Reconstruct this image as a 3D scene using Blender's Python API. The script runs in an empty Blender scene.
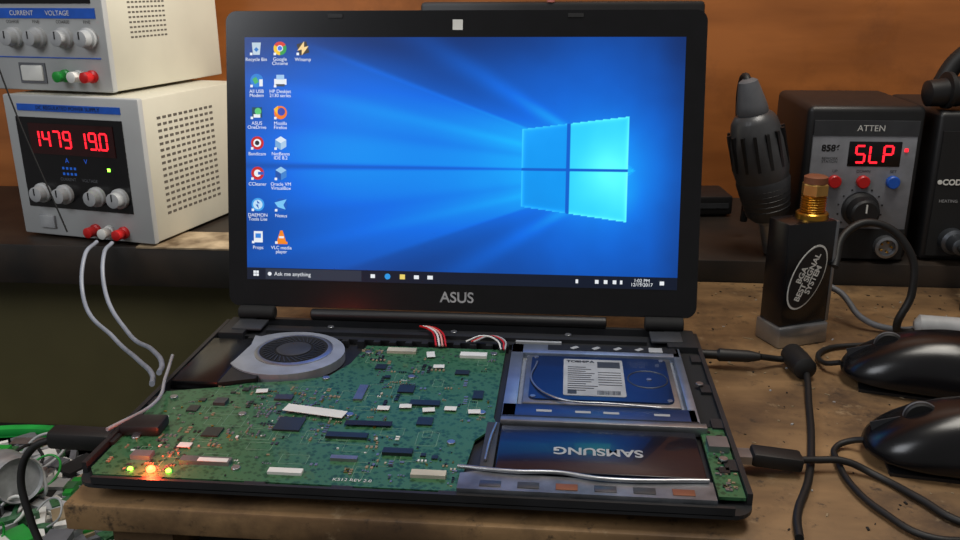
import bpy, bmesh, math, random
import numpy as np
from mathutils import Matrix, Vector, Euler
random.seed(7)
C=bpy.context.collection
PI=math.pi
def lin(c):
    o=[]
    for v in c[:3]:
        v=v/255.0
        o.append(v/12.92 if v<=0.04045 else ((v+0.055)/1.055)**2.4)
    return tuple(o)
def M(name,col,rough=.5,metal=0,noise=.12,scale=60,bump=0,emit=0,coat=0,trans=0,ecol=None,stretch=None,col2=None,detail=4,lo=.35,hi=.65):
    m=bpy.data.materials.new(name); m.use_nodes=True
    n=m.node_tree.nodes; l=m.node_tree.links; b=n['Principled BSDF']
    c=lin(col)
    b.inputs['Roughness'].default_value=rough; b.inputs['Metallic'].default_value=metal
    b.inputs['Coat Weight'].default_value=coat
    b.inputs['Transmission Weight'].default_value=trans
    tc=n.new('ShaderNodeTexCoord'); mp=n.new('ShaderNodeMapping'); nz=n.new('ShaderNodeTexNoise'); rp=n.new('ShaderNodeValToRGB')
    if stretch: mp.inputs['Scale'].default_value=stretch
    nz.inputs['Scale'].default_value=scale; nz.inputs['Detail'].default_value=detail
    l.new(tc.outputs['Object'],mp.inputs['Vector']); l.new(mp.outputs['Vector'],nz.inputs['Vector']); l.new(nz.outputs['Fac'],rp.inputs['Fac'])
    c2=lin(col2) if col2 else tuple(min(1,x*(1+noise)) for x in c)
    c1=c if col2 else tuple(x*(1-noise) for x in c)
    rp.color_ramp.elements[0].position=lo; rp.color_ramp.elements[1].position=hi
    rp.color_ramp.elements[0].color=(*c1,1); rp.color_ramp.elements[1].color=(*c2,1)
    l.new(rp.outputs['Color'],b.inputs['Base Color'])
    if bump:
        bp=n.new('ShaderNodeBump'); bp.inputs['Strength'].default_value=bump; bp.inputs['Distance'].default_value=.002
        l.new(nz.outputs['Fac'],bp.inputs['Height']); l.new(bp.outputs['Normal'],b.inputs['Normal'])
    if emit:
        b.inputs['Emission Color'].default_value=(*lin(ecol or col),1); b.inputs['Emission Strength'].default_value=emit
    return m
def em(name,col,s=1.0): return M(name,tuple(x*.5 for x in col),.4,emit=s,ecol=col)
# ---------- materials
black=M('black_plastic',(22,22,24),.45)
blackg=M('black_gloss',(13,13,16),.24)
blackm=M('black_matte',(16,16,17),.8)
rubber=M('black_rubber',(18,18,19),.55)
chassis=M('chassis_black',(22,23,25),.5,col2=(34,35,38),scale=25)
silver=M('silver_metal',(170,172,176),.32,.9)
steel=M('brushed_steel',(150,153,158),.38,.85,noise=.25,scale=30)
dsteel=M('dark_steel',(88,92,98),.4,.8)
alum=M('painted_silver',(160,165,172),.42,.4)
gold=M('brass_gold',(200,150,60),.28,.95)
brown=M('brown_cap',(120,70,45),.6)
white=M('white_label',(215,215,210),.5,noise=.05)
cream=M('psu_body',(188,184,168),.45,noise=.08,scale=9)
creamf=M('psu_front',(166,168,168),.45,noise=.08,scale=9)
greyl=M('grey_light',(160,162,164),.5)
greyp=M('station_panel_grey',(122,124,130),.5)
greym=M('grey_mid',(95,97,102),.5)
darkg=M('grey_dark',(50,52,56),.5)
tan=M('tan_component',(140,124,98),.5)
red=M('red_plastic',(190,25,25),.35); green=M('green_plastic',(25,140,50),.35); bluep=M('blue_plastic',(25,85,185),.4)
orange=M('orange_plastic',(215,95,30),.45)
hddblue=M('hdd_blue',(26,46,84),.28,.5,coat=.3,noise=.25,scale=20)
samb=M('battery_dark',(16,18,30),.25,coat=.4,noise=.3,scale=15)
ledrw=em('led_red_core',(255,50,24),26); ledg=em('led_green',(120,255,50),9)
tw=em('ui_white',(235,240,245),.85)
wood=M('worn_wood',(94,70,44),.6,col2=(148,116,78),scale=10,bump=.3,stretch=(1,3.0,3.0),detail=8,lo=.34,hi=.66)
def add_stains(m,col,scale,lo,hi):
    n=m.node_tree.nodes; l=m.node_tree.links; b=n['Principled BSDF']
    src=b.inputs['Base Color'].links[0].from_socket
    tc=n.new('ShaderNodeTexCoord'); nz=n.new('ShaderNodeTexNoise'); nz.inputs['Scale'].default_value=scale; nz.inputs['Detail'].default_value=8; nz.inputs['Roughness'].default_value=.7
    rp=n.new('ShaderNodeValToRGB'); rp.color_ramp.elements[0].position=lo; rp.color_ramp.elements[1].position=hi
    mx=n.new('ShaderNodeMixRGB'); l.new(tc.outputs['Object'],nz.inputs['Vector']); l.new(nz.outputs['Fac'],rp.inputs['Fac'])
    l.new(rp.outputs['Color'],mx.inputs['Fac']); l.new(src,mx.inputs['Color1']); mx.inputs['Color2'].default_value=(*lin(col),1)
    l.new(mx.outputs['Color'],b.inputs['Base Color'])
add_stains(wood,(68,50,33),10,.46,.66)
add_stains(wood,(150,128,98),55,.60,.74)
add_stains(wood,(48,36,25),90,.58,.70)
wallm=M('plywood_wall',(152,88,38),.5,col2=(184,110,52),scale=5,stretch=(1,1,5),detail=8,coat=.2)
add_stains(wallm,(112,64,30),4,.50,.76)
shelfm=M('shelf_dark',(26,23,21),.5,col2=(48,38,30),scale=18,bump=.2)
shelfw=M('shelf_worn',(90,72,50),.6,col2=(180,160,130),scale=30,bump=.3,detail=8)
olive=M('olive_panel',(78,72,42),.6,col2=(98,90,54),scale=4)
darkb=M('dark_bench',(16,14,12),.8)
floorm=M('floor_concrete',(52,48,44),.8,col2=(70,66,60),scale=6)
basketm=M('green_basket',(30,150,62),.4)
pcb=M('pcb_green',(24,70,40),.42,noise=.22,scale=40,coat=.2)
def traces(m):
    n=m.node_tree.nodes; l=m.node_tree.links; b=n['Principled BSDF']
    src=b.inputs['Base Color'].links[0].from_socket
    tc=n.new('ShaderNodeTexCoord'); v=n.new('ShaderNodeTexVoronoi'); v.distance='MANHATTAN'; v.inputs['Scale'].default_value=260
    rp=n.new('ShaderNodeValToRGB'); rp.color_ramp.elements[0].position=.5; rp.color_ramp.elements[1].position=.64
    mx=n.new('ShaderNodeMixRGB'); l.new(tc.outputs['Object'],v.inputs['Vector']); l.new(v.outputs['Distance'],rp.inputs['Fac'])
    l.new(rp.outputs['Color'],mx.inputs['Fac']); l.new(src,mx.inputs['Color1']); mx.inputs['Color2'].default_value=(*lin((52,98,64)),1)
    l.new(mx.outputs['Color'],b.inputs['Base Color'])
traces(pcb)
# ---------- geometry helpers
def link(ob,parent,loc=(0,0,0),rot=(0,0,0)):
    C.objects.link(ob)
    if parent: ob.parent=parent
    ob.location=loc; ob.rotation_euler=rot
    return ob
def E(name,loc=(0,0,0),rot=(0,0,0),parent=None):
    e=bpy.data.objects.new(name,None); e.empty_display_size=.02
    return link(e,parent,loc,rot)
def fin(bm,name,mats,parent,loc,rot,smooth=False):
    me=bpy.data.meshes.new(name); bmesh.ops.recalc_face_normals(bm,faces=bm.faces[:]); bm.to_mesh(me); bm.free()
    for m in (mats if isinstance(mats,(list,tuple)) else [mats]): me.materials.append(m)
    if smooth:
        for p in me.polygons: p.use_smooth=True
        try: me.set_sharp_from_angle(angle=.6)
        except Exception: pass
    return link(bpy.data.objects.new(name,me),parent,loc,rot)
def box(parent,name,size,loc,mat,rot=(0,0,0),bev=0,seg=2):
    bm=bmesh.new(); bmesh.ops.create_cube(bm,size=1)
    for v in bm.verts: v.co=Vector((v.co.x*size[0],v.co.y*size[1],v.co.z*size[2]))
    if bev: bmesh.ops.bevel(bm,geom=bm.edges[:],offset=bev,segments=seg,affect='EDGES',profile=.5)
    return fin(bm,name,mat,parent,loc,rot,bool(bev))
def bx(parent,name,x0,x1,y0,y1,z0,z1,mat,bev=0):
    return box(parent,name,(x1-x0,y1-y0,z1-z0),((x0+x1)/2,(y0+y1)/2,(z0+z1)/2),mat,bev=bev)
def lathe(parent,name,prof,loc,mat,rot=(0,0,0),seg=32,sx=1):
    bm=bmesh.new(); rings=[]
    for r,z in prof:
        rings.append([bm.verts.new((max(r,1e-5)*math.cos(2*PI*i/seg)*sx,max(r,1e-5)*math.sin(2*PI*i/seg),z)) for i in range(seg)])
    for a,b in zip(rings,rings[1:]):
        for i in range(seg): bm.faces.new((a[i],a[(i+1)%seg],b[(i+1)%seg],b[i]))
    bm.faces.new(rings[0]); bm.faces.new(rings[-1])
    return fin(bm,name,mat,parent,loc,rot,True)
def cyl(parent,name,r,h,loc,mat,rot=(0,0,0),seg=32,c=None):
    c=min(r,h)*.15 if c is None else c
    return lathe(parent,name,[(r-c,0),(r,c),(r,h-c),(r-c,h)],loc,mat,rot,seg)
def poly(parent,name,pts,z0,z1,mat,loc=(0,0,0),rot=(0,0,0)):
    bm=bmesh.new(); a=[bm.verts.new((x,y,z0)) for x,y in pts]; b=[bm.verts.new((x,y,z1)) for x,y in pts]
    bm.faces.new(a); bm.faces.new(b); n=len(pts)
    for i in range(n): bm.faces.new((a[i],a[(i+1)%n],b[(i+1)%n],b[i]))
    return fin(bm,name,mat,parent,loc,rot)
def rrect(x0,x1,y0,y1,r,s=6):
    p=[]
    for cx,cy,a0 in ((x1-r,y1-r,0),(x0+r,y1-r,90),(x0+r,y0+r,180),(x1-r,y0+r,270)):
        for i in range(s+1):
            a=math.radians(a0+90*i/s); p.append((cx+r*math.cos(a),cy+r*math.sin(a)))
    return p
def tomesh(ob,parent,name):
    dg=bpy.context.evaluated_depsgraph_get(); dg.update()
    me=bpy.data.meshes.new_from_object(ob.evaluated_get(dg)); me.name=name
    loc,rot=ob.location.copy(),ob.rotation_euler.copy(); bpy.data.objects.remove(ob)
    return link(bpy.data.objects.new(name,me),parent,loc,rot)
def tube(parent,name,pts,r,mat,res=10):
    cu=bpy.data.curves.new(name,'CURVE'); cu.dimensions='3D'; cu.bevel_depth=r; cu.bevel_resolution=3; cu.resolution_u=res; cu.use_fill_caps=True
    s=cu.splines.new('BEZIER'); s.bezier_points.add(len(pts)-1)
    for b,p in zip(s.bezier_points,pts): b.co=p; b.handle_left_type='AUTO'; b.handle_right_type='AUTO'
    cu.materials.append(mat); ob=bpy.data.objects.new(name,cu); C.objects.link(ob)
    o=tomesh(ob,parent,name)
    for p in o.data.polygons: p.use_smooth=True
    return o
def text(parent,name,s,size,loc,mat,rot=(0,0,0),align='CENTER',ext=0.0,bold=0):
    cu=bpy.data.curves.new(name,'FONT'); cu.body=s; cu.size=size; cu.align_x=align; cu.align_y='CENTER'; cu.extrude=ext; cu.offset=bold; cu.space_line=.85
    cu.materials.append(mat); ob=bpy.data.objects.new(name,cu); C.objects.link(ob); ob.location=loc; ob.rotation_euler=rot
    return tomesh(ob,parent,name)
def boxes(parent,name,L,mats,loc=(0,0,0),rot=(0,0,0)):
    V=[];F=[];mi=[]
    for cx,cy,cz,sx,sy,sz,rz,k in L:
        c,s=math.cos(rz),math.sin(rz); b=len(V)
        for dz in (-.5,.5):
            for dx,dy in ((-.5,-.5),(.5,-.5),(.5,.5),(-.5,.5)):
                X,Y=dx*sx,dy*sy; V.append((cx+X*c-Y*s,cy+X*s+Y*c,cz+dz*sz))
        for f in ((3,2,1,0),(4,5,6,7),(0,1,5,4),(1,2,6,5),(2,3,7,6),(3,0,4,7)): F.append([b+i for i in f]); mi.append(k)
    me=bpy.data.meshes.new(name); me.from_pydata(V,[],F)
    for m in mats: me.materials.append(m)
    me.polygons.foreach_set('material_index',mi); me.update()
    return link(bpy.data.objects.new(name,me),parent,loc,rot)
SEG={'0':'abcdef','1':'bc','4':'fgbc','7':'abc','9':'abcdfg','S':'afgcd','L':'fed','P':'abfge'}
def digits(parent,s,x,z,h,y,mat):
    w=h*.5; t=h*.13; L=[]; cx=x
    for ch in s:
        if ch=='.':
            L.append((cx-w*.28,y,z-h/2,t,.0006,t,0,0)); continue
        for g in SEG[ch]:
            px,pz,sx,sz={'a':(0,.5,w,t),'g':(0,0,w,t),'d':(0,-.5,w,t),'b':(.5,.25,t,h/2),'c':(.5,-.25,t,h/2),'f':(-.5,.25,t,h/2),'e':(-.5,-.25,t,h/2)}[g]
            L.append((cx+w/2+px*w,y,z+pz*h,sx*.88,.0006,sz*.88,0,0))
        cx+=w*1.62
    return boxes(parent,'digits',L,[mat])
FR=(PI/2,0,0)
# ================= ROOM
w=bx(None,'wall_back',-1.3,1.3,.45,.48,-.75,1.9,wallm)
bx(None,'floor',-1.3,1.3,-1.6,.48,-.78,-.75,floorm)
# ================= WORKBENCH
tb=E('workbench')
bx(tb,'top',-.197,.75,-.25,.178,-.017,0,wood,bev=.0015)
for i,(x,y) in enumerate(((-.155,-.225),(.72,-.22),(-.17,.13),(.72,.13))): bx(tb,f'leg_{i+1}',x-.018,x+.018,y-.018,y+.018,-.75,-.0175,wood)
bx(tb,'apron',-.13,.70,-.225,-.211,-.07,-.0175,darkb)
L=[]
for i in range(320):
    x=random.uniform(.2,.6); y=random.uniform(-.24,.17); s=random.uniform(.0005,.0013)
    L.append((x,y,s*.3,s*random.uniform(1,3),s,s*.6,random.uniform(0,3),random.choice((0,0,0,1,2))))
for i in range(14):
    L.append((random.uniform(.2,.42),random.uniform(-.1,.12),.0004,random.uniform(.004,.010),.0006,.0005,random.uniform(0,3),random.choice((0,1,1))))
boxes(tb,'debris',L,[darkb,tan,greyl])
sh=E('wall_shelf')
bx(sh,'board',-1.25,1.25,.180,.449,-.022,.0215,shelfm,bev=.001)
bx(sh,'worn_edge',-.36,-.20,.1785,.24,.0205,.0222,shelfw)
bx(sh,'back_panel',-1.25,1.25,.235,.25,-.75,-.0225,olive)
cb=E('storage_cabinet')
bx(cb,'body',-1.1,-.215,-.6,.23,-.75,-.22,darkb)
# ================= LAPTOP
lap=E('laptop',(0,0,.0004))
poly(lap,'bottom_tray',rrect(-.19,.19,-.247,.0,.012),.0095,.012,chassis)
poly(lap,'bottom_step',rrect(-.184,.184,-.239,-.002,.012),.006,.0095,black)
poly(lap,'bottom_cover',rrect(-.176,.176,-.228,-.006,.012),.002,.006,blackm)
for i,(x,y) in enumerate(((-.165,-.21),(.165,-.21),(-.165,-.02),(.165,-.02))): cyl(lap,f'foot_{i+1}',.007,.004,(x,y,-.0004),rubber)
L=[]
def rim(x0,x1,y0,y1,z=.021,k=0): L.append(((x0+x1)/2,(y0+y1)/2,(.0115+z)/2,x1-x0,y1-y0,z-.0115,0,k))
rim(-.19,-.187,-.236,-.008,.0190);rim(.187,.19,-.236,-.008,.0190);rim(-.179,.179,-.247,-.2448,.0165);rim(-.18,.18,-.004,0,.019)
rim(.174,.187,-.155,-.012,.0155,1)
for y in (-.21,-.16,-.11,-.06): rim(-.187,-.184,y,y+.012,.0180); rim(.180,.187,y,y+.012,.0178)
for x in (-.15,-.09,-.04,.02,.08,.14): rim(x,x+.012,-.2449,-.2430,.0165)
rim(-.184,.184,-.036,-.012,.0165); rim(-.15,.15,-.030,-.024,.0195); rim(-.185,-.165,-.04,-.006,.0205); rim(.165,.187,-.04,-.006,.0205)
for i in range(26):
    x=-.16+i*.0125; rim(x,x+.005,-.043,-.038,.0178,random.choice((0,0,1)))
boxes(lap,'chassis_rim',L,[chassis,blackm])
for sx in (-1,1):
    cyl(lap,'hinge',.0055,.03,(sx*.165-.015,-.004,.0245),blackm,(0,PI/2,0))
    bx(lap,'hinge_bracket',sx*.165-.012,sx*.165+.012,-.032,-.012,.0195,.0215,darkg,bev=.0006)
cyl(lap,'hinge_cover',.0045,.24,(-.12,-.002,.0235),black,(0,PI/2,0))
bx(lap,'antenna_label',.05,.085,-.0345,-.0315,.0165,.0185,greyl)
# PCB
bpts=[(-.1845,-.136),(-.155,-.128),(-.13,-.118),(-.10,-.112),(-.079,-.102),(-.069,-.08),(-.064,-.046),(.043,-.046),(.043,-.155),(.046,-.165),(.034,-.185),(.03,-.2425),(-.180,-.2425),(-.1845,-.236)]
poly(lap,'mainboard',bpts,.0145,.016,pcb)
def inside(x,y,m=.003):
    if not(-.184+m<x<.043-m and -.242+m<y<-.046-m): return False
    if y>-.135 and x<-.066:
        if math.hypot(x+.115,y+.072)<.052 or x<-.155: return False
    if x>.03-m and y<-.18: return False
    return True
L=[];Z0=.016
def comp(x,y,sx,sy,h,k,r=0): L.append((x,y,Z0+h/2,sx,sy,h,r,k))
big=[(-.085,-.176,.017,.017,.0012,8),(-.045,-.188,.026,.006,.0018,8),(-.02,-.12,.011,.011,.0012,8),(.0,-.165,.010,.010,.0011,8),(-.13,-.19,.011,.011,.0011,8),(-.045,-.085,.008,.008,.001,8),(.015,-.09,.010,.007,.0011,8),(-.01,-.205,.018,.006,.0022,8),(-.155,-.16,.007,.008,.001,8),(-.04,-.215,.016,.004,.002,2),
(-.12,-.225,.03,.006,.0025,2),(-.16,-.222,.012,.007,.0028,2),(.012,-.228,.02,.006,.0022,5),(-.07,-.232,.02,.005,.0018,4),(-.035,-.056,.022,.007,.0022,5),(.02,-.06,.02,.007,.0022,4),(-.05,-.128,.006,.022,.0014,2),(-.004,-.14,.020,.007,.0014,8),(.03,-.125,.007,.012,.0012,8),(-.10,-.14,.012,.007,.0015,3),(-.14,-.15,.008,.008,.0022,3)]
pl=[]
for x,y,sx,sy,h,k in big: comp(x,y,sx,sy,h,k); pl.append((x,y,max(sx,sy)/2+.001))
for x,y,r in ((-.125,-.17,.012),(-.06,-.105,.011),(.02,-.15,.009),(-.1,-.205,.011),(-.02,-.175,.009),(-.03,-.075,.009),(-.165,-.185,.010),(.0,-.1,.009),(-.07,-.205,.009),(.025,-.075,.007)): pl.append((x,y,r))
n=0
cl=[(random.uniform(-.17,.035),random.uniform(-.232,-.055)) for _ in range(60)]
while n<2200:
    c0=random.choice(cl); cx,cy=random.gauss(c0[0],.010),random.gauss(c0[1],.009)
    n+=1
    if not inside(cx,cy): continue
    rows=random.choice((1,1,2,3,4)); vert=random.random()<.5; s=random.choice((.0006,.0007,.0008,.0008,.0011,.0015)); k=random.choices((0,1,2,3,4,5,6,8),(10,30,34,8,5,4,4,12))[0]
    for i in range(rows):
        x=cx+(i*s*1.9 if vert else 0); y=cy+(0 if vert else i*s*1.9); n+=1
        if inside(x,y) and all(max(abs(x-a),abs(y-b))>c for a,b,c in pl):
            comp(x,y,s*(1 if vert else 1.7),s*(1.7 if vert else 1),random.uniform(.0003,.0009),k)
for i in range(26):
    x,y=random.uniform(-.17,.035),random.uniform(-.23,-.055); s=random.uniform(.0025,.005)
    if inside(x,y,.006) and all(max(abs(x-a),abs(y-b))>c+s/2 for a,b,c in pl):
        comp(x,y,s,s*random.choice((.6,1,1)),.001,8); pl.append((x,y,s/2))
        for j in range(5):
            comp(x-s/2+s*(j+.5)/5,y+s*.62,.0003,.0007,.0003,2)
for i in range(60):
    x,y=random.uniform(-.17,.035),random.uniform(-.23,-.055); sx,sy=random.uniform(.004,.018),random.uniform(.004,.018)
    if inside(x,y,.012):
        for dx,dy,a,b in ((0,sy/2,sx,.0002),(0,-sy/2,sx,.0002),(sx/2,0,.0002,sy),(-sx/2,0,.0002,sy)): L.append((x+dx,y+dy,Z0+.00005,a,b,.0001,0,7))
boxes(lap,'components',L,[black,tan,steel,dsteel,white,M('connector_cream',(180,175,158),.5),gold,M('silkscreen',(120,150,128),.6),M('chip_grey',(30,37,37),.35)])
for i,(x,y) in enumerate([(-.175,-.145),(-.06,-.06),(.035,-.055),(.035,-.15),(-.02,-.1),(-.1,-.23),(.02,-.19),(-.175,-.2),(-.12,-.165),(-.05,-.16),(-.18,-.03),(.18,-.1),(.18,-.2),(-.1,-.018),(0,-.02),(.09,-.019),(-.08,-.107),(-.15,-.046)]):
    cyl(lap,f'screw_{i+1}',.0026,.0012,(x,y,.016 if y<-.045 and x<.05 else .0185),silver,seg=16)
box(lap,'white_sticker',(.042,.0095,.0003),(-.073,-.160,.0183),white,(0,0,-.18))
box(lap,'barcode_sticker',(.018,.004,.0003),(-.115,-.226,.0187),white)
box(lap,'small_sticker',(.006,.010,.0003),(-.012,-.062,.0175),white,(0,0,.2))
box(lap,'black_tape',(.030,.006,.0003),(-.035,-.172,.0175),black,(0,0,.02))
for i,(x,y) in enumerate(((-.03,-.150),(-.016,-.146),(.0,-.150),(.014,-.147),(.03,-.150),(-.118,-.132),(-.14,-.208),(-.003,-.082))):
    box(lap,f'paper_label_{i+1}',(.0080,.0055,.0003),(x,y,.0172),white,(0,0,.1*(i%3)))
text(lap,'board_text','K512 REV 2.0',.0040,(-.03,-.237,.0164),white)
# fan
bx(lap,'duct',-.186,-.152,-.125,-.047,.013,.0190,blackg,bev=.001)
poly(lap,'duct_wedge',[(-.152,-.047),(-.152,-.125),(-.128,-.116),(-.135,-.047)],.013,.0186,black)
FX,FY=-.115,-.068
pts=[(FX-.004+.043*math.cos(a),FY-.004+.040*math.sin(a)) for a in [math.radians(t) for t in range(-145,136,9)]]
pts+=[(-.154,-.042),(-.151,-.060),(-.153,-.086)]
poly(lap,'fan_housing',pts,.013,.0198,alum)
lathe(lap,'fan_rim',[(.0255,0),(.0255,.0012),(.0265,.0014),(.029,.0006),(.029,0)],(FX,FY,.0198),silver)
cyl(lap,'fan_opening',.0255,.0006,(FX,FY,.0196),blackm)
lathe(lap,'fan_hub',[(.0130,0),(.0130,.0012),(.0115,.0018),(.001,.0018)],(FX,FY,.0200),darkg)
L=[]
for i in range(34):
    a=2*PI*i/34; L.append((FX+.0188*math.cos(a),FY+.0188*math.sin(a),.0206,.0100,.0008,.0006,a+.5,0))
boxes(lap,'fan_blades',L,[M('fan_blade',(44,46,50),.4)])
# optical-bay caddy with hard drive
cbl=M('caddy_silver',(140,150,168),.33,.7); cbf=M('caddy_bluefront',(44,68,116),.35,.5)
bx(lap,'caddy_tray',.048,.172,-.157,-.040,.0125,.0145,alum)
for nm,a in (('caddy_left',(.048,.057,-.157,-.04)),('caddy_right',(.167,.173,-.157,-.04)),('caddy_back',(.048,.172,-.056,-.04)),('caddy_front',(.048,.172,-.157,-.140))):
    bx(lap,nm,*a,.0140,.0192,cbl if nm!='caddy_front' else cbf,bev=.0005)
bx(lap,'caddy_black_strip',.075,.170,-.050,-.041,.0190,.0196,black)
for i in range(4): box(lap,f'caddy_mark_{i+1}',(.006,.0035,.0002),(.095+.016*i,-.0455,.0198),greyl,(0,0,.7))
bx(lap,'caddy_chip',.150,.160,-.050,-.042,.0195,.0200,greyl)
bx(lap,'hard_drive',.060,.164,-.137,-.059,.0145,.0188,steel,bev=.0012)
poly(lap,'hard_drive_cover',rrect(.064,.160,-.133,-.063,.005),.0188,.0200,hddblue)
poly(lap,'hard_drive_label',rrect(.087,.129,-.127,-.068,.0015),.0200,.0203,greyl)
for i,(x,y) in enumerate(((.067,-.066),(.157,-.066),(.067,-.130),(.157,-.130),(.146,-.098))): cyl(lap,f'drive_screw_{i+1}',.0018,.0005,(x,y,.0200),silver,seg=14)
L=[]
for i in range(12):
    wl=random.uniform(.012,.022); L.append((.090+wl/2,-.082-.0034*i,.0204,wl,.0009,.0002,0,0))
for i in range(20): L.append((.110+i*.0008,-.122,.0204,random.choice((.0003,.0005)),.006,.0002,0,0))
for i in range(6): L.append((.119,-.090-.004*i,.0204,.016,.0008,.0002,0,0))
L.append((.093,-.122,.0204,.006,.006,.0002,0,0)); L.append((.119,-.077,.0204,.016,.010,.0002,0,0))
boxes(lap,'label_print',L,[darkg,red])
text(lap,'label_text','TOSHIBA',.0048,(.099,-.0725,.0205),black,bold=.0002)
tube(lap,'drive_spindle_ring',[(.145+.0135*math.cos(t*PI/8),-.098+.0135*math.sin(t*PI/8),.0200) for t in range(17)],.0005,dsteel)
tube(lap,'drive_loop_wire',[(.068,-.075,.0206),(.066,-.11,.021),(.085,-.135,.0212),(.12,-.139,.021),(.15,-.141,.0205)],.0007,silver)
for i,x in enumerate((.075,.10,.118,.15)): box(lap,f'caddy_front_mark_{i+1}',(.010,.0028,.0002),(x,-.149,.0193),greyl)
bx(lap,'caddy_bracket',.048,.176,-.166,-.160,.014,.0205,steel,bev=.0006)
bx(lap,'caddy_bracket_dark',.052,.172,-.1595,-.1575,.014,.0200,black)
# battery
bx(lap,'battery',.049,.168,-.222,-.169,.0125,.0188,samb,bev=.0012)
text(lap,'battery_text','SAMSUNG',.0115,(.108,-.198,.0190),greyl,(0,0,PI),bold=.0003)
poly(lap,'battery_rail',[(.030,-.2440),(.170,-.2440),(.170,-.226),(.150,-.228),(.145,-.224),(.11,-.228),(.06,-.227),(.05,-.222),(.03,-.228)],.013,.0190,M('rail_metal',(130,134,140),.4,.8,noise=.3,scale=60))
tube(lap,'rail_lip',[(.028,-.222,.0195),(.06,-.2265,.0205),(.085,-.2255,.0205),(.11,-.230,.0205),(.168,-.2265,.0202)],.0013,silver)
for i in range(6): bx(lap,f'rail_pad_{i+1}',.042+i*.021,.054+i*.021,-.241,-.235,.0190,.0194,(dsteel,darkg,brown)[i%3],bev=.0002)
bx(lap,'battery_frame_left',.040,.048,-.224,-.166,.013,.0188,darkg,bev=.0005)
tube(lap,'battery_wire',[(.046,-.170,.020),(.044,-.19,.0205),(.043,-.215,.020)],.0009,silver)
# side board
bx(lap,'usb_board',.172,.1865,-.236,-.158,.0145,.0165,pcb)
L=[]
for i in range(40): L.append((random.uniform(.174,.185),random.uniform(-.232,-.162),.0169,random.uniform(.001,.0025),random.uniform(.001,.0025),.0008,0,random.choice((0,1,2))))
L.append((.1795,-.182,.0185,.012,.013,.004,0,2)); L.append((.179,-.21,.0172,.006,.006,.0012,0,0))
boxes(lap,'usb_components',L,[black,tan,steel])
for i,(c,x) in enumerate(((red,-.016),(white,-.0135),(M('pink_wire',(220,150,140),.5),-.011),(red,-.0085))):
    tube(lap,f'wire_{i+1}',[(x-.012,-.014,.0205),(x-.004,-.024,.0225),(x+.002,-.034,.0225),(x+.006,-.048,.0185)],.0008,c)
for i in range(4): tube(lap,f'display_wire_{i+1}',[(.012+.002*i,-.04,.0195),(.024+.002*i,-.035,.0225),(.036+.002*i,-.042,.0220),(.040+.001*i,-.052,.0190)],.0007,(white,black,red,greyl)[i])
tube(lap,'clear_wire',[(-.2,-.09,.022),(-.187,-.13,.0235),(-.178,-.165,.0225),(-.19,-.205,.0235)],.0012,M('clear_plastic',(200,200,205),.15,trans=.5))
box(lap,'dc_jack',(.026,.018,.007),(-.174,-.190,.0195),black,(0,0,.05),bev=.002)
for x,c,r in ((-.148,ledrw,.0026),(-.1605,ledg,.0015),(-.1375,ledg,.0015)): lathe(lap,'led',[(r,0),(r,r*.7),(r*.6,r*1.1),(0.0001,r*1.3)],(x,-.2365,.0160),c,seg=12)
pl_=bpy.data.lights.new('led_glow','POINT'); pl_.energy=.08; pl_.color=(1,.10,.03); pl_.shadow_soft_size=.003
link(bpy.data.objects.new('led_glow',pl_),lap,(-.148,-.238,.024))
# lid
lid=E('lid',(0,.0,.022),(PI/2-.219,0,0),lap)
poly(lid,'lid_shell',rrect(-.1905,.1905,.006,.245,.009),-.006,0,black)
poly(lid,'bezel',rrect(-.1900,.1900,.0065,.2445,.0085),0,.0015,blackg)
DX=.1745;DB=.0285;DT=DB+.1955
box(lid,'bezel_sticker',(.008,.008,.0003),(-.002,.2335,.0017),white)
for i,x in enumerate((-.10,.09)): box(lid,f'bumper_{i+1}',(.012,.003,.0012),(x,.2405,.0018),rubber)
text(lid,'lid_logo','ASUS',.0120,(0,.0175,.0017),greyl,bold=.0002)
W,H=480,270
uu,vv=np.meshgrid(np.linspace(0,1,W),np.linspace(0,1,H))
A=1.776
su,sv=.900,.476
def sm(x,a,b): t=np.clip((x-a)/(b-a),0,1); return t*t*(3-2*t)
dxp=(su-uu)*A; dyp=(vv-sv); slope=np.where(dxp>0.002,dyp/np.maximum(dxp,.002),99*np.sign(dyp))
dist=np.hypot((uu-.76)*A*.85,(vv-sv)*1.1)
cone2=1-sm(np.abs(slope),.345,.375)
cone=1-sm(np.abs(slope),.28,.5)
left=(uu<su)
I=.17+.54*np.exp(-(dist/.46)**2)+.16*cone*np.exp(-((uu-.35)/.42)**2)+.12*cone2*sm(uu,-.1,.5)*left
I+=.20*np.exp(-((slope-.60)/.07)**2)*left*np.exp(-dist*.7)+.17*np.exp(-((slope+.60)/.08)**2)*left*np.exp(-dist*.8)
I+=.07*np.exp(-((slope-.22)/.03)**2)*left-.05*np.exp(-((slope-.13)/.03)**2)-.04*np.exp(-((slope+.15)/.03)**2)+.06*np.exp(-((slope+.24)/.03)**2)*left
I+=.14*np.exp(-((slope-.37)/.012)**2)*left*sm(uu,.05,.3)
I+=.34*np.exp(-(((uu-.18)/.26)**2+((vv-.54)/.32)**2))
I-=.24*np.exp(-((slope)/.009)**2)*sm(dxp,.05,.4)*sm(uu,-.2,.25)
rs=np.random.RandomState(3); smoke=np.zeros_like(uu)
for fq in (3,6,12,24):
    g=rs.rand(fq+2,int(fq*1.8)+2); yi=vv*fq; xi=uu*fq*1.7; y0=yi.astype(int); x0=xi.astype(int); fy=yi-y0; fx=xi-x0; fy=fy*fy*(3-2*fy); fx=fx*fx*(3-2*fx)
    smoke+=(g[y0,x0]*(1-fx)*(1-fy)+g[y0,x0+1]*fx*(1-fy)+g[y0+1,x0]*(1-fx)*fy+g[y0+1,x0+1]*fx*fy)/fq*3
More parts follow.
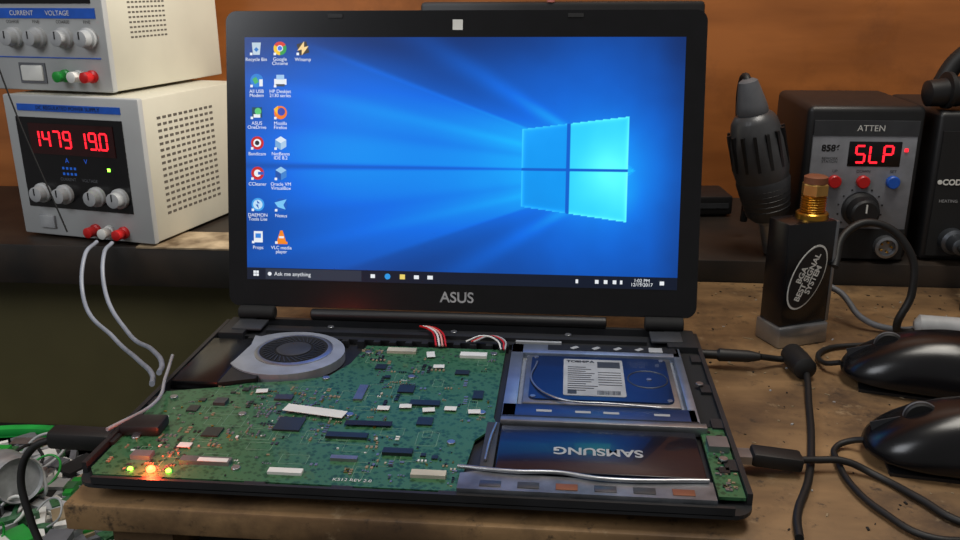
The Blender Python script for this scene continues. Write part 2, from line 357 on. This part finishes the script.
smoke=(smoke-smoke.mean())
I+=smoke*.16*np.exp(-((uu-.88)/.28)**2)
I-=.10*sm(uu,.93,1.0)+.10*sm(vv,.86,1.0)*sm(1-uu,.0,.6); I=np.clip(I,.03,1)
navy=np.array([2,30,80.]);mid=np.array([0,104,224.]);hi=np.array([14,182,254.])
t1=np.clip(I/.60,0,1)[...,None]; t2=np.clip((I-.60)/.34,0,1)[...,None]
col=navy*(1-t1)+mid*t1; col=col*(1-t2)+hi*t2
glow=np.exp(-(np.hypot((uu-.82)*A,vv-sv)/.18)**2)[...,None]
col=col+glow*np.array([14,60,30.])
vt=.637+(uu-.645)/.24*.053; vb=.325-(uu-.645)/.24*.056
inw=(uu>.645)&(uu<.882)&(vv<vt)&(vv>vb)
gap=(np.abs(uu-.748)<.0042)|(np.abs(vv-.476)<.0055)
pane=inw&~gap
edge=np.minimum(np.minimum(np.abs(vt-vv),np.abs(vv-vb)),np.minimum(np.abs(uu-.645)*A,np.abs(uu-.882)*A))
pc=np.where((uu>.748)[...,None],np.array([44,206,252.]),np.array([6,154,244.]))
pc=pc+(np.exp(-edge/.006)*50)[...,None]
pc=pc+((uu>.748)*50*np.exp(-((vv-.476)/.12)**2-((uu-.84)/.07)**2))[...,None]+smoke[...,None]*26
col=np.where(pane[...,None],pc,col)
col=np.where((inw&gap)[...,None],np.array([2,92,200.]),col)
col=np.clip(col,0,255)/255
colL=np.where(col<=.04045,col/12.92,((col+.055)/1.055)**2.4)
me=bpy.data.meshes.new('display_panel')
V=np.stack([-DX+uu*2*DX,DB+vv*(DT-DB),np.full_like(uu,.0017)],-1).reshape(-1,3)
idx=np.arange(W*H).reshape(H,W); F=np.stack([idx[:-1,:-1],idx[:-1,1:],idx[1:,1:],idx[1:,:-1]],-1).reshape(-1,4)
me.from_pydata(V.tolist(),[],F.tolist())
at=me.color_attributes.new('wallpaper','FLOAT_COLOR','POINT')
at.data.foreach_set('color',np.concatenate([colL.reshape(-1,3),np.ones((W*H,1))],1).ravel())
dm=bpy.data.materials.new('display'); dm.use_nodes=True; n=dm.node_tree.nodes; b=n['Principled BSDF']
b.inputs['Base Color'].default_value=(.005,.005,.006,1); b.inputs['Roughness'].default_value=.3; b.inputs['Emission Strength'].default_value=1.05
a=n.new('ShaderNodeAttribute'); a.attribute_name='wallpaper'; dm.node_tree.links.new(a.outputs['Color'],b.inputs['Emission Color'])
me.materials.append(dm); link(bpy.data.objects.new('display_panel',me),lid)
UI=E('desktop_ui',(0,0,.0007),parent=lid)
def SX(u): return -DX+u*2*DX
def SY(v): return DB+v*(DT-DB)
bx(UI,'taskbar',-DX,DX,DB,SY(.050),.0011,.0012,em('ui_taskbar',(8,18,38),.9))
bx(UI,'search_box',SX(.045),SX(.275),SY(.003),SY(.047),.0012,.0013,em('ui_search',(40,48,64),.9))
text(UI,'search_text','Ask me anything',.0046,(SX(.066),SY(.025),.0015),tw,align='LEFT')
L=[]
Ui={}
def ui(c):
    if c not in Ui: Ui[c]=em(f'ui_{len(Ui)}',c,.85)
    return Ui[c]
for k,(a_,b_) in enumerate(((-1,-1),(1,-1),(-1,1),(1,1))): L.append((SX(.022)+a_*.0012,SY(.026)+b_*.0012,.0014,.002,.002,.0002,0,0))
for u,wd_ in ((.302,.0036),(.405,.004),(.437,.0044),(.775,.002),(.82,.0028),(.84,.0028),(.86,.0028),(.875,.0018),(.966,.0034)): L.append((SX(u),SY(.026),.0014,wd_,.0030,.0002,0,0))
boxes(UI,'taskbar_icons',L,[tw])
cyl(UI,'browser_icon',.0024,.0002,(SX(.337),SY(.026),.0013),ui((40,150,230)),seg=20)
cyl(UI,'search_icon',.0016,.0002,(SX(.055),SY(.025),.0014),tw,seg=16)
bx(UI,'folder_icon',SX(.366),SX(.378),SY(.016),SY(.036),.0013,.0015,ui((240,215,110)))
text(UI,'clock_text','1:02 PM\n12/19/2017',.0038,(SX(.921),SY(.026),.0015),tw)
def icon(u,v,kind,label):
    x,y=SX(u),SY(v); e=E('desktop_icon',(x,y,.0012),parent=UI); e.scale=(.92,.92,1); s=.0058
    def d(nm,r,ox,oy,z,c,sg=24): cyl(e,nm,r,.0002,(ox,oy,z),ui(c),seg=sg)
    def q(nm,sx,sy,ox,oy,z,c,r=0): box(e,nm,(sx,sy,.0002),(ox,oy,z),ui(c),(0,0,r))
    W_=(235,240,245)
    if kind=='bin': poly(e,'bin',[(-.004,.005),(.004,.005),(.003,-.0055),(-.003,-.0055)],0,.0002,ui((190,210,225))); q('arrow',.003,.003,0,-.001,.0003,(40,120,200),.78)
    elif kind=='chrome':
        for k,c in enumerate(((220,60,45),(245,200,40),(50,160,75))):
            pts=[(0,0)]+[(s*math.cos(math.radians(30+120*k+i*12)),s*math.sin(math.radians(30+120*k+i*12))) for i in range(11)]
            poly(e,'sector',pts,0,.0002,ui(c))
        d('ring',.0027,0,0,.0002,W_); d('core',.002,0,0,.0004,(60,120,230))
    elif kind=='bolt': q('page',.009,.010,0,0,0,(60,55,50),.3); poly(e,'bolt',[(-.005,-.002),(.001,.006),(.001,.001),(.005,.002),(-.001,-.006),(-.001,-.001)],.0003,.0004,ui((250,215,150)))
    elif kind=='globe': d('globe',s,0,0,0,(40,130,215)); q('land',.004,.005,-.001,0,.0003,(70,180,110),.5); q('phone',.003,.006,.004,-.002,.0004,W_)
    elif kind=='printer': q('body',.011,.005,0,-.001,0,W_); q('paper',.007,.004,0,.003,.0001,(160,200,240)); q('tray',.008,.002,0,-.004,.0003,(60,70,90))
    elif kind=='green': q('body',.009,.009,0,0,0,(20,70,90)); d('disc',.003,.001,.001,.0002,(90,200,120)); q('cloud',.006,.003,0,-.003,.0003,W_)
    elif kind=='fox': d('disc',s,0,0,0,(240,120,25)); d('core',.0034,.0008,.0008,.0002,(50,70,180)); poly(e,'tail',[(-.006,.003),(-.002,.006),(-.003,-.002)],.0003,.0005,ui((255,190,40)))
    elif kind=='rec': d('disc',s,0,0,0,(200,30,30)); d('ring',.0035,0,0,.0002,W_); d('core',.002,0,0,.0004,(30,30,40))
    elif kind=='cube' or kind=='vbox':
        c1,c2,c3=((220,235,250),(120,170,220),(170,205,235)) if kind=='cube' else ((150,200,240),(20,80,170),(60,130,210))
        poly(e,'top',[(0,.006),(.005,.003),(0,0),(-.005,.003)],0,.0002,ui(c1)); poly(e,'left',[(-.005,.003),(0,0),(0,-.006),(-.005,-.003)],0,.0002,ui(c2)); poly(e,'right',[(.005,.003),(0,0),(0,-.006),(.005,-.003)],0,.0002,ui(c3))
    elif kind=='cc': d('disc',s,0,0,0,(200,35,35)); d('inner',.0032,0,0,.0002,W_); q('cut',.005,.0025,.003,0,.0004,(40,90,190))
    elif kind=='disc': d('disc',s,0,0,0,(60,160,235)); d('inner',.0042,0,0,.0002,(190,225,250)); poly(e,'bolt',[(-.001,.004),(.002,.001),(0,.001),(.001,-.004),(-.002,0),(0,0)],.0003,.0005,ui((20,90,190)))
    elif kind=='bird': d('disc',s,0,0,0,(20,90,190)); poly(e,'wing',[(-.006,.002),(.005,.005),(.002,0),(.004,-.004),(-.003,-.002)],.0003,.0004,ui((120,200,250)))
    elif kind=='doc': q('page',.008,.010,0,0,0,W_); q('pic',.005,.004,0,.001,.0003,(50,130,220))
    elif kind=='cone':
        poly(e,'cone',[(-.001,.006),(.001,.006),(.0042,-.004),(-.0042,-.004)],0,.0002,ui((245,135,25))); q('band',.0045,.0018,0,.0,.0003,W_); q('base',.011,.0022,0,-.005,.0002,(245,135,25))
    q('shortcut',.0022,.0022,-.0045,-.0048,.0006,W_)
    text(e,'label',label,.0042,(0,-.0096 if '\n' not in label else -.0112,.0006),tw)
rows=[.955,.825,.695,.57,.445,.315,.18]
for r,(k1,l1,k2,l2) in zip(rows,(('bin','Recycle Bin','chrome','Google\nChrome'),('globe','All USB\nModem','printer','HP Deskjet\n2130 series'),('green','ASUS\nOneDrive','fox','Mozilla\nFirefox'),('rec','Bandicam','cube','NetBeans\nIDE 8.2'),('cc','CCleaner','vbox','Oracle VM\nVirtualBox'),('disc','DAEMON\nTools Lite','bird','Nexus'),('doc','Props','cone','VLC media\nplayer'))):
    icon(.028,r,k1,l1); icon(.084,r,k2,l2)
icon(.138,.955,'bolt','Winamp')
# ================= MONITOR behind
mo=E('monitor',(.076,.26,.022))
box(mo,'housing',(.282,.014,.215),(0,0,.134),black,bev=.004)
box(mo,'screen_face',(.262,.001,.185),(0,-.0076,.138),blackg)
box(mo,'stand_neck',(.04,.012,.05),(0,.008,.03),black,bev=.002)
box(mo,'stand_base',(.14,.10,.008),(0,.01,.004),black,bev=.003)
lathe(mo,'camera_bump',[(.004,0),(.004,.003),(.002,.004)],(-.01,-.004,.241),M('pink_dot',(200,120,110),.5),seg=16)
rt=E('network_router',(.225,.375,.0222),(0,0,.10))
box(rt,'case',(.10,.06,.022),(0,0,.013),black,bev=.003); box(rt,'front_strip',(.09,.001,.006),(0,-.0302,.013),darkg)
box(rt,'foot',(.09,.05,.003),(0,0,.0015),rubber)
# ================= POWER SUPPLIES
vd=M('vent_dark',(84,78,70),.8)
def vents(par,W_,y0,y1,z0,z1,ny,nz):
    L=[]
    for i in range(ny):
        for j in range(nz):
            L.append((W_/2+.0001,y0+(y1-y0)*i/(ny-1),z0+(z1-z0)*j/(nz-1),.0004,(y1-y0)/ny*.7,(z1-z0)/nz*.42,0,0))
    boxes(par,'side_vents',L,[vd])
def knob(par,x,z,r,mat,y=0,cap=None,h=.014):
    lathe(par,'knob',[(r,0),(r,h*.35),(r*.82,h*.45),(r*.74,h),(r*.5,h*1.05)],(x,y,z),mat,FR,24)
    box(par,'knob_mark',(.0012,.0008,r*.7),(x,y-h*1.06,z+r*.3),cap or black)
def post(par,x,z,mat):
    lathe(par,'terminal',[(.0065,0),(.0065,.003),(.0045,.004),(.0055,.008),(.0055,.014),(.003,.015)],(x,0,z),mat,FR,20)
psu=E('power_supply',(-.421,.197,.0222),(0,0,-.22))
Wd=.168;Hh=.153
box(psu,'case',(Wd,.175,Hh-.004),(0,.091,Hh/2+.001),cream,bev=.002)
box(psu,'front_frame',(Wd+.002,.008,Hh-.003),(0,.004,Hh/2+.001),creamf,bev=.002)
box(psu,'panel',(.134,.0015,.096),(-.004,-.0003,.082),blackg)
box(psu,'title_band',(.13,.0008,.007),(-.002,-.0004,.140),bluep); text(psu,'title','DC REGULATED POWER SUPPLY',.0055,(-.002,-.0012,.140),black,FR)
box(psu,'display_window',(.107,.001,.032),(-.002,-.0014,.108),M('display_window',(45,10,12),.15))
digR=em('digit_red',(255,30,45),2.0)
digits(psu,'1479',-.051,.108,.0165,-.0022,digR); digits(psu,'19.0',.008,.108,.0165,-.0022,digR)
text(psu,'unit_labels','A          V',.007,(0,-.0014,.086),em('dim_blue',(40,90,200),.8),FR)
text(psu,'knob_labels','CURRENT      VOLTAGE',.0045,(0,-.0014,.066),greym,FR)
for i in range(8): box(psu,f'indicator_{i+1}',(.0025,.0004,.0025),(-.018+.005*(i%4),-.0014,.078-.006*(i//4)),em('dimblue2',(30,90,190),.7))
box(psu,'indicator_green',(.003,.0006,.003),(.04,-.0014,.079),ledg)
for x in (-.049,-.020,.021,.050): knob(psu,x,.050,.0105,greyl)
for x,m in ((.012,red),(.030,white),(.048,red)): post(psu,x,.013,m)
box(psu,'switch',(.02,.004,.014),(-.05,-.001,.018),greyl,bev=.001)
vents(psu,Wd,.03,.12,.03,.13,11,16)
for i,(x,y) in enumerate(((-.06,.02),(.06,.02),(-.06,.16),(.06,.16))): cyl(psu,f'foot_{i+1}',.006,.0025,(x,y,0),rubber)
ps2=E('power_supply',(-.452,.222,.1753),(0,0,-.22))
Wd2=.155
box(ps2,'case',(Wd2,.190,.146),(0,.0985,.0755),cream,bev=.002)
box(ps2,'front_frame',(Wd2+.002,.008,.147),(0,.004,.0755),creamf,bev=.002)
box(ps2,'display_panel',(.13,.001,.045),(0,-.0004,.112),blackg)
box(ps2,'band',(.138,.0008,.010),(0,-.0004,.080),bluep)
text(ps2,'band_text','CURRENT        VOLTAGE',.0068,(0,-.0012,.080),white,FR)
for x in (-.036,-.006,.028,.058): knob(ps2,x,.056,.0105,greyl)
for i,x in enumerate((-.036,-.006,.028,.058)): text(ps2,'knob_label',('COARSE','FINE')[i%2],.0045,(x,-.001,.0715),black,FR)
for x,m in ((.022,green),(.040,white),(.056,red)): post(ps2,x,.018,m)
box(ps2,'switch',(.028,.004,.016),(-.02,-.001,.02),white,bev=.0015)
box(ps2,'switch_frame',(.034,.002,.021),(-.02,-.0003,.02),greym)
box(ps2,'lower_line',(.138,.0008,.001),(0,-.0004,.036),bluep)
vents(ps2,Wd2,.040,.095,.055,.095,10,9)
ca=E('power_supply_leads')
gl=M('grey_wire',(135,140,152),.4)
tube(ca,'lead_1',[(-.394,.165,.031),(-.391,.135,.026),(-.378,.10,-.01),(-.325,.05,-.025),(-.26,-.03,-.01),(-.212,-.10,.010),(-.200,-.125,.016)],.0020,gl)
tube(ca,'lead_2',[(-.376,.162,.031),(-.372,.138,.028),(-.358,.105,.0),(-.31,.05,-.02),(-.252,-.02,-.005),(-.209,-.09,.014),(-.199,-.115,.020)],.0020,gl)
hw=E('hanging_wire'); tube(hw,'wire',[(-.50,.16,.46),(-.475,.152,.30),(-.452,.150,.18),(-.415,.150,.045)],.0008,blackm)
# ================= HOT AIR STATION
st=E('rework_station',(.3615,.187,.0222))
box(st,'case',(.106,.13,.148),(0,.066,.075),black,bev=.006,seg=3)
box(st,'front_panel',(.094,.003,.100),(0,-.0005,.073),greyp,bev=.001)
box(st,'brand_strip',(.094,.003,.014),(0,-.001,.129),darkg); text(st,'brand_text','ATTEN',.008,(0.004,-.003,.129),white,FR)
box(st,'display_window',(.048,.003,.024),(.010,-.001,.105),blackg,bev=.001)
digits(st,'SLP',-.007,.105,.0155,-.003,digR)
box(st,'display_led',(.003,.001,.003),(.038,-.0025,.109),digR)
text(st,'model_text','8586',.0085,(-.030,-.0022,.110),black,FR,bold=.0003); text(st,'model_sub','REWORK\nSTATION',.0035,(-.030,-.0022,.099),black,FR)
for x,m in ((-.024,red),(.002,red),(.029,bluep)):
    cyl(st,'button',.0060,.006,(x,-.002,.079),m,FR,seg=24)
for x,t in ((-.024,'UP'),(.002,'DOWN'),(.029,'SET')): text(st,'button_label',t,.0038,(x,-.0022,.0885),black,FR)
lathe(st,'big_knob',[(.017,0),(.017,.004),(.014,.006),(.013,.018),(.011,.0195)],(.003,-.002,.052),black,FR); box(st,'big_knob_mark',(.0014,.001,.008),(.003,-.0218,.057),white)
L=[]
for i in range(11):
    a=math.radians(-40+i*26); L.append((.003+.0205*math.cos(a),-.0022,.052+.0205*math.sin(a),.0015,.0004,.0015,0,0))
boxes(st,'knob_ticks',L,[black])
box(st,'lower_panel',(.094,.002,.030),(0,-.0015,.018),blackm)
box(st,'rocker',(.02,.006,.014),(-.028,-.003,.016),dsteel,bev=.0015); box(st,'rocker_mark',(.0012,.001,.006),(-.028,-.0065,.016),white)
lathe(st,'connector',[(.0105,0),(.0105,.008),(.0080,.009),(.0080,.003),(.001,.003)],(.030,-.002,.0165),steel,FR)
for i in range(5): cyl(st,f'connector_pin_{i+1}',.0011,.005,(.030+.005*math.cos(i*1.256),-.004,.0165+.005*math.sin(i*1.256)),gold,FR,8)
# gun
gun=E('hot_air_gun',(.290,.203,.038),(0.06,-.24,0)); gun.scale=(1.10,1.10,1.03)
gm=M('gun_grey',(80,81,84),.35,.3)
lathe(gun,'nozzle',[(.009,-.012),(.009,.018),(.012,.020),(.012,.026)],(0,0,0),steel)
lathe(gun,'collar',[(.014,.022),(.019,.028),(.0215,.045),(.0235,.06),(.022,.064)],(0,0,0),darkg)
lathe(gun,'body',[(.0225,.062),(.0245,.075),(.023,.10),(.0195,.118),(.0165,.123),(.014,.125)],(0,0,0),gm)
lathe(gun,'tail',[(.0125,.124),(.0135,.128),(.0125,.134),(.0100,.146),(.0080,.155),(.005,.157)],(0,0,0),greym)
for i in range(14):
    a=2*PI*i/14; box(gun,f'rib_{i+1}',(.0030,.0028,.034),(.0230*math.cos(a),.0230*math.sin(a),.092),black,(0,0,a))
for i in range(6):
    lathe(gun,f'groove_{i+1}',[(.0225-.0006*(5-i),0),(.0235-.0006*(5-i),.001),(.0225-.0006*(5-i),.002)],(0,0,.033+i*.0052),black)
tube(gun,'hose',[(0,0,.152),(.000,.008,.158),(-.002,.02,.150),(-.006,.04,.11),(-.01,.055,.02),(-.014,.056,.002)],.0035,rubber)
# second station
s2=E('soldering_station',(.482,.192,.0222))
box(s2,'case',(.108,.14,.143),(0,.071,.072),black,bev=.005,seg=3)
box(s2,'front_panel',(.098,.002,.120),(0,-.0005,.066),blackm)
text(s2,'brand_text','CODY',.0075,(-.033,-.0022,.078),white,FR,bold=.0003); cyl(s2,'brand_dot',.0022,.001,(-.0460,-.001,.078),white,FR)
text(s2,'heating_text','HEATING',.0040,(-.036,-.0022,.060),greyl,FR)
knob(s2,.002,.052,.012,blackg,cap=white)
L=[]
for i in range(13):
    a=math.radians(-45+i*22.5); L.append((.002+.019*math.cos(a),-.0020,.052+.019*math.sin(a),.0018,.0004,.0018,0,0))
boxes(s2,'ticks',L,[greyl])
lathe(s2,'connector',[(.012,0),(.012,.01),(.009,.012),(.008,.026),(.005,.028)],(-.028,-.001,.022),dsteel,FR)
ir=E('soldering_iron',(.445,.21,.1805),(0,0,.1))
lathe(ir,'handle',[(.004,0),(.012,.004),(.014,.03),(.011,.06),(.013,.09),(.011,.10)],(-.03,0,.0),black,(0,PI/2*.96,0))
lathe(ir,'guard',[(.006,0),(.017,.002),(.017,.006),(.008,.010)],(-.012,0,.003),rubber,(0,PI/2,0))
tube(ir,'cord',[(.065,0,-.002),(.09,.01,.02),(.10,.02,.08),(.12,.03,.16)],.005,rubber)
tube(ir,'hose',[(-.005,.02,.004),(.008,.02,.028),(.035,.01,.052),(.08,.0,.09)],.009,rubber)
# ================= tester box
dg=E('signal_tester_box',(.273,.035,0),(0,0,.42))
box(dg,'base',(.047,.032,.018),(0,0,.009),silver,bev=.002)
box(dg,'body',(.044,.027,.086),(0,0,.060),blackg,bev=.0015)
box(dg,'side_plate',(.003,.027,.084),(.0230,0,.060),steel,bev=.0005)
for nm,k,m in (('oval_label',1.0,white),('oval_label_inner',.94,black)):
    bm=bmesh.new(); N=40; rot=math.radians(66); vs=[]
    for yy in (0,-.0003 if k==1 else -.0005):
        vs.append([bm.verts.new((k*(.028*math.cos(2*PI*i/N)*math.cos(rot)-.0145*math.sin(2*PI*i/N)*math.sin(rot)),yy,k*(.028*math.cos(2*PI*i/N)*math.sin(rot)+.0145*math.sin(2*PI*i/N)*math.cos(rot)))) for i in range(N)])
    bm.faces.new(vs[0]); bm.faces.new(vs[1])
    for i in range(N): bm.faces.new((vs[0][i],vs[0][(i+1)%N],vs[1][(i+1)%N],vs[1][i]))
    fin(bm,nm,m,dg,(-.001,-.0135,.058),(0,0,0))
text(dg,'label_text','BGA\nBEST SIGNAL\nSYSTEM',.0072,(-.001,-.0142,.058),white,(PI/2,-math.radians(66),0),bold=.0002)
cyl(dg,'connector_base',.0125,.006,(.008,0,.102),gold,c=.001)
lathe(dg,'connector_thread',sum([[(.0085,.001+i*.002),(.0098,.002+i*.002)] for i in range(7)],[]),(.008,0,.107),gold)
cyl(dg,'connector_nut',.0105,.010,(.008,0,.121),M('brass_light',(190,150,85),.35,.8),seg=6,c=.001)
lathe(dg,'cap',[(.009,0),(.009,.005),(.007,.006)],(.008,0,.131),brown)
# ================= mice
def mouse(loc,rz,cable):
    m=E('computer_mouse',loc,(0,0,rz)); K=1.1
    m.scale=(K,K,K)
    bm=bmesh.new(); bmesh.ops.create_uvsphere(bm,u_segments=40,v_segments=24,radius=1)
    for v in bm.verts:
        x,y,z=v.co
        x=math.copysign(abs(x)**.85,x); y=math.copysign(abs(y)**.8,y)
        wdt=.031*(1-.12*x-.10*math.cos(x*3.0)); hgt=.031*(1-.25*x-.18*x*x) if z>0 else 0.006
        v.co=Vector((x*.054,y*wdt,.0075+z*hgt))
        if v.co.z<.0015: v.co.z=.0015
    fin(bm,'shell',blackg,m,(0,0,0),(0,0,0),True)
    box(m,'base_plate',(.085,.045,.002),(0,0,.0011),black)
    box(m,'button_seam',(.040,.0007,.022),(.029,0,.0165),darkg,(0,.33,0))
    cyl(m,'scroll_wheel',.009,.006,(.026,.003,.0265),rubber,(PI/2,0,0))
    cyl(m,'scroll_ring',.0093,.0014,(.026,.0007,.0265),greym,(PI/2,0,0))
    mi=(Matrix.Translation(loc)@Matrix.Rotation(rz,4,'Z')@Matrix.Scale(K,4)).inverted()
    tube(m,'cord',[tuple(mi@Vector(p)) for p in cable],.0018,rubber)
mouse((.350,-.050,0),math.radians(166),[(.292,-.036,.011),(.284,-.026,.006),(.292,.006,.0032),(.33,.02,.0032),(.37,.025,.0032),(.43,.03,.0032)])
mouse((.332,-.160,0),math.radians(172),[(.276,-.152,.010),(.268,-.147,.006),(.259,-.150,.0032),(.2545,-.170,.0032),(.256,-.20,.0032),(.264,-.222,.0032),(.279,-.2425,.0032),(.305,-.2445,.0032),(.35,-.243,.0032)])
# ================= cables right
pc_=E('power_cable')
lathe(pc_,'plug',[(.002,0),(.0035,.001),(.0035,.012),(.005,.014),(.0045,.036),(.0028,.044)],(.191,-.028,.011),rubber,(0,PI/2,-.05),20)
tube(pc_,'cable',[(.235,-.030,.011),(.255,-.022,.006),(.268,-.024,.007),(.266,-.045,.006),(.257,-.09,.003),(.246,-.14,.003),(.232,-.19,.003),(.216,-.230,.003),(.2125,-.2497,.0028)],.0024,rubber)
lathe(pc_,'ferrite_bead',[(.004,-.017),(.0085,-.014),(.009,0),(.0085,.014),(.004,.017)],(.263,-.032,.0092),rubber,(PI/2,0,.12),24)
uc=E('usb_cable')
box(uc,'connector',(.010,.011,.005),(.195,-.179,.010),steel)
box(uc,'plug',(.030,.014,.009),(.215,-.179,.0095),rubber,(0,.1,0),bev=.002)
tube(uc,'cable',[(.229,-.179,.009),(.240,-.177,.0085),(.256,-.176,.0078),(.272,-.182,.003),(.289,-.206,.003),(.302,-.226,.0028),(.325,-.234,.0028),(.36,-.232,.0028)],.0022,rubber)
lc=E('station_cable')
tube(lc,'cord_1',[(.300,.03,.065),(.312,.05,.088),(.335,.055,.095),(.362,.05,.075),(.368,.045,.04),(.360,.045,.010),(.365,.05,.0035),(.39,.055,.0035)],.0032,rubber)
tube(lc,'cord_2',[(.291,.07,.006),(.305,.085,.03),(.320,.08,.028),(.338,.06,.010),(.362,.055,.0035),(.40,.065,.0035),(.46,.06,.0035)],.0026,greym)
tube(lc,'cord_3',[(.454,.168,.044),(.447,.14,.044),(.44,.10,.03),(.43,.08,.008),(.46,.07,.008)],.0035,rubber)
lathe(lc,'jack',[(.003,0),(.0085,.004),(.0085,.034),(.004,.040)],(.376,.052,.0095),greyl,(0,PI/2,-.15),20)
# left adaptor
ad=E('adapter_cable')
box(ad,'plug',(.040,.014,.012),(-.213,-.196,.012),rubber,(0,.05,.06),bev=.003)
tube(ad,'cable',[(-.232,-.197,.011),(-.246,-.197,.004),(-.255,-.200,-.012),(-.250,-.207,-.04),(-.238,-.215,-.07),(-.235,-.22,-.09)],.0024,rubber)
# ================= basket w/ scraps
bk=E('plastic_basket',(-.384,-.15,-.2198))
bm=bmesh.new(); seg=72
prof=[(.12,0),(.135,.002),(.150,.06),(.160,.115)]; rings=[]
for r,z in prof: rings.append([bm.verts.new((r*math.cos(2*PI*i/seg),r*math.sin(2*PI*i/seg),z)) for i in range(seg)])
bm.faces.new(rings[0])
for k,(a,b_) in enumerate(zip(rings,rings[1:])):
    for i in range(seg):
        if k==0 or i%3: bm.faces.new((a[i],a[(i+1)%seg],b_[(i+1)%seg],b_[i]))
o=fin(bm,'shell',basketm,bk,(0,0,0),(0,0,0)); md=o.modifiers.new('s','SOLIDIFY'); md.thickness=.002
lathe(bk,'rim',[(.158,.112),(.166,.112),(.168,.116),(.166,.120),(.158,.120),(.157,.116),(.158,.112)],(0,0,0),basketm,seg=72)
lathe(bk,'scrap_core',[(.11,.01),(.146,.07),(.13,.108),(.06,.120),(.001,.122)],(0,0,0),greym,seg=40)
L=[]
for i in range(620):
    a=random.uniform(-1.9,1.9); r=.146*math.sqrt(random.random()); s=random.uniform(.008,.034)
    zc=.122-(r/.142)**2*.020
    L.append((r*math.cos(a),r*math.sin(a),zc+random.uniform(-.004,.014),s,random.uniform(.003,.018),random.uniform(.002,.008),random.uniform(0,3),random.choice((0,1,1,2,2,2,3,3,4,5,5,6,7))))
boxes(bk,'scrap_pieces',L,[blackm,greym,greyl,pcb,tan,white,silver,green])
lathe(bk,'scrap_can',[(.017,0),(.018,.002),(.018,.04),(.017,.042),(.016,.038)],(.035,.055,.140),M('foil_can',(170,172,174),.35,.5,noise=.3),(1.35,.0,.9))
lathe(bk,'scrap_tube',[(.006,0),(.007,.002),(.007,.05),(.004,.055)],(.105,-.04,.125),orange,(1.4,0,.2),16)
for i in range(14):
    a=random.uniform(-.9,1.9); r=random.uniform(.02,.11)
    x0,y0=r*math.cos(a),r*math.sin(a)
    tube(bk,f'scrap_wire_{i+1}',[(x0,y0,.118),(x0+.02,y0+random.uniform(-.02,.02),.138),(min(.13,x0+random.uniform(-.02,.05)),y0+.015,.134),(r*.8*math.cos(a)+.03,y0*.8-.02,.12)],random.uniform(.0007,.0016),random.choice((blackm,greyl,green,white,greym)))
# ================= CAMERA
pit,yaw,rol=.31687,-.10076,-.00703
cy,sy,cp,sp=math.cos(yaw),math.sin(yaw),math.cos(pit),math.sin(pit)
f=Vector((sy*cp,cy*cp,-sp)); r=Vector((cy,-sy,0)); u=r.cross(f)
r2=r*math.cos(rol)+u*math.sin(rol); u2=-r*math.sin(rol)+u*math.cos(rol)
cam=bpy.data.cameras.new('camera'); cam.sensor_width=36; cam.lens=877.29*36/960; cam.clip_start=.01
co=bpy.data.objects.new('camera',cam); C.objects.link(co)
m=Matrix((( r2.x,u2.x,-f.x,.0858),(r2.y,u2.y,-f.y,-.65926),(r2.z,u2.z,-f.z,.28215),(0,0,0,1))); co.matrix_world=m
bpy.context.scene.camera=co
# ================= LIGHTS
def area(name,loc,target,size,e,col):
    l=bpy.data.lights.new(name,'AREA'); l.size=size; l.energy=e; l.color=col
    o=bpy.data.objects.new(name,l); C.objects.link(o); o.location=loc
    o.rotation_euler=(Vector(target)-Vector(loc)).to_track_quat('-Z','Y').to_euler(); return o
area('ceiling_lamp',(.25,-.25,1.5),(.1,-.05,0),.5,9.6,(1,.95,.86))
area('left_fill_light',(-.85,-.85,.9),(-.3,0,-.1),.6,7,(.92,.95,1))  # added fill from the left, brightens the scrap basket and olive panel
area('wall_lamp',(.40,.05,1.1),(.35,.45,.15),.25,2.4,(1,.92,.80))
sp_=bpy.data.lights.new('bench_lamp','SPOT'); sp_.energy=13; sp_.spot_size=.95; sp_.spot_blend=.6; sp_.color=(1,.96,.88); sp_.shadow_soft_size=.04
o=bpy.data.objects.new('bench_lamp',sp_); C.objects.link(o); o.location=(.12,.22,.50); o.rotation_euler=(Vector((-.33,.27,.12))-Vector(o.location)).to_track_quat('-Z','Y').to_euler()
wd=bpy.data.worlds.new('world'); bpy.context.scene.world=wd; wd.use_nodes=True
wd.node_tree.nodes['Background'].inputs[0].default_value=(1,.97,.94,1); wd.node_tree.nodes['Background'].inputs[1].default_value=.15
bpy.context.scene.view_settings.view_transform='Standard'
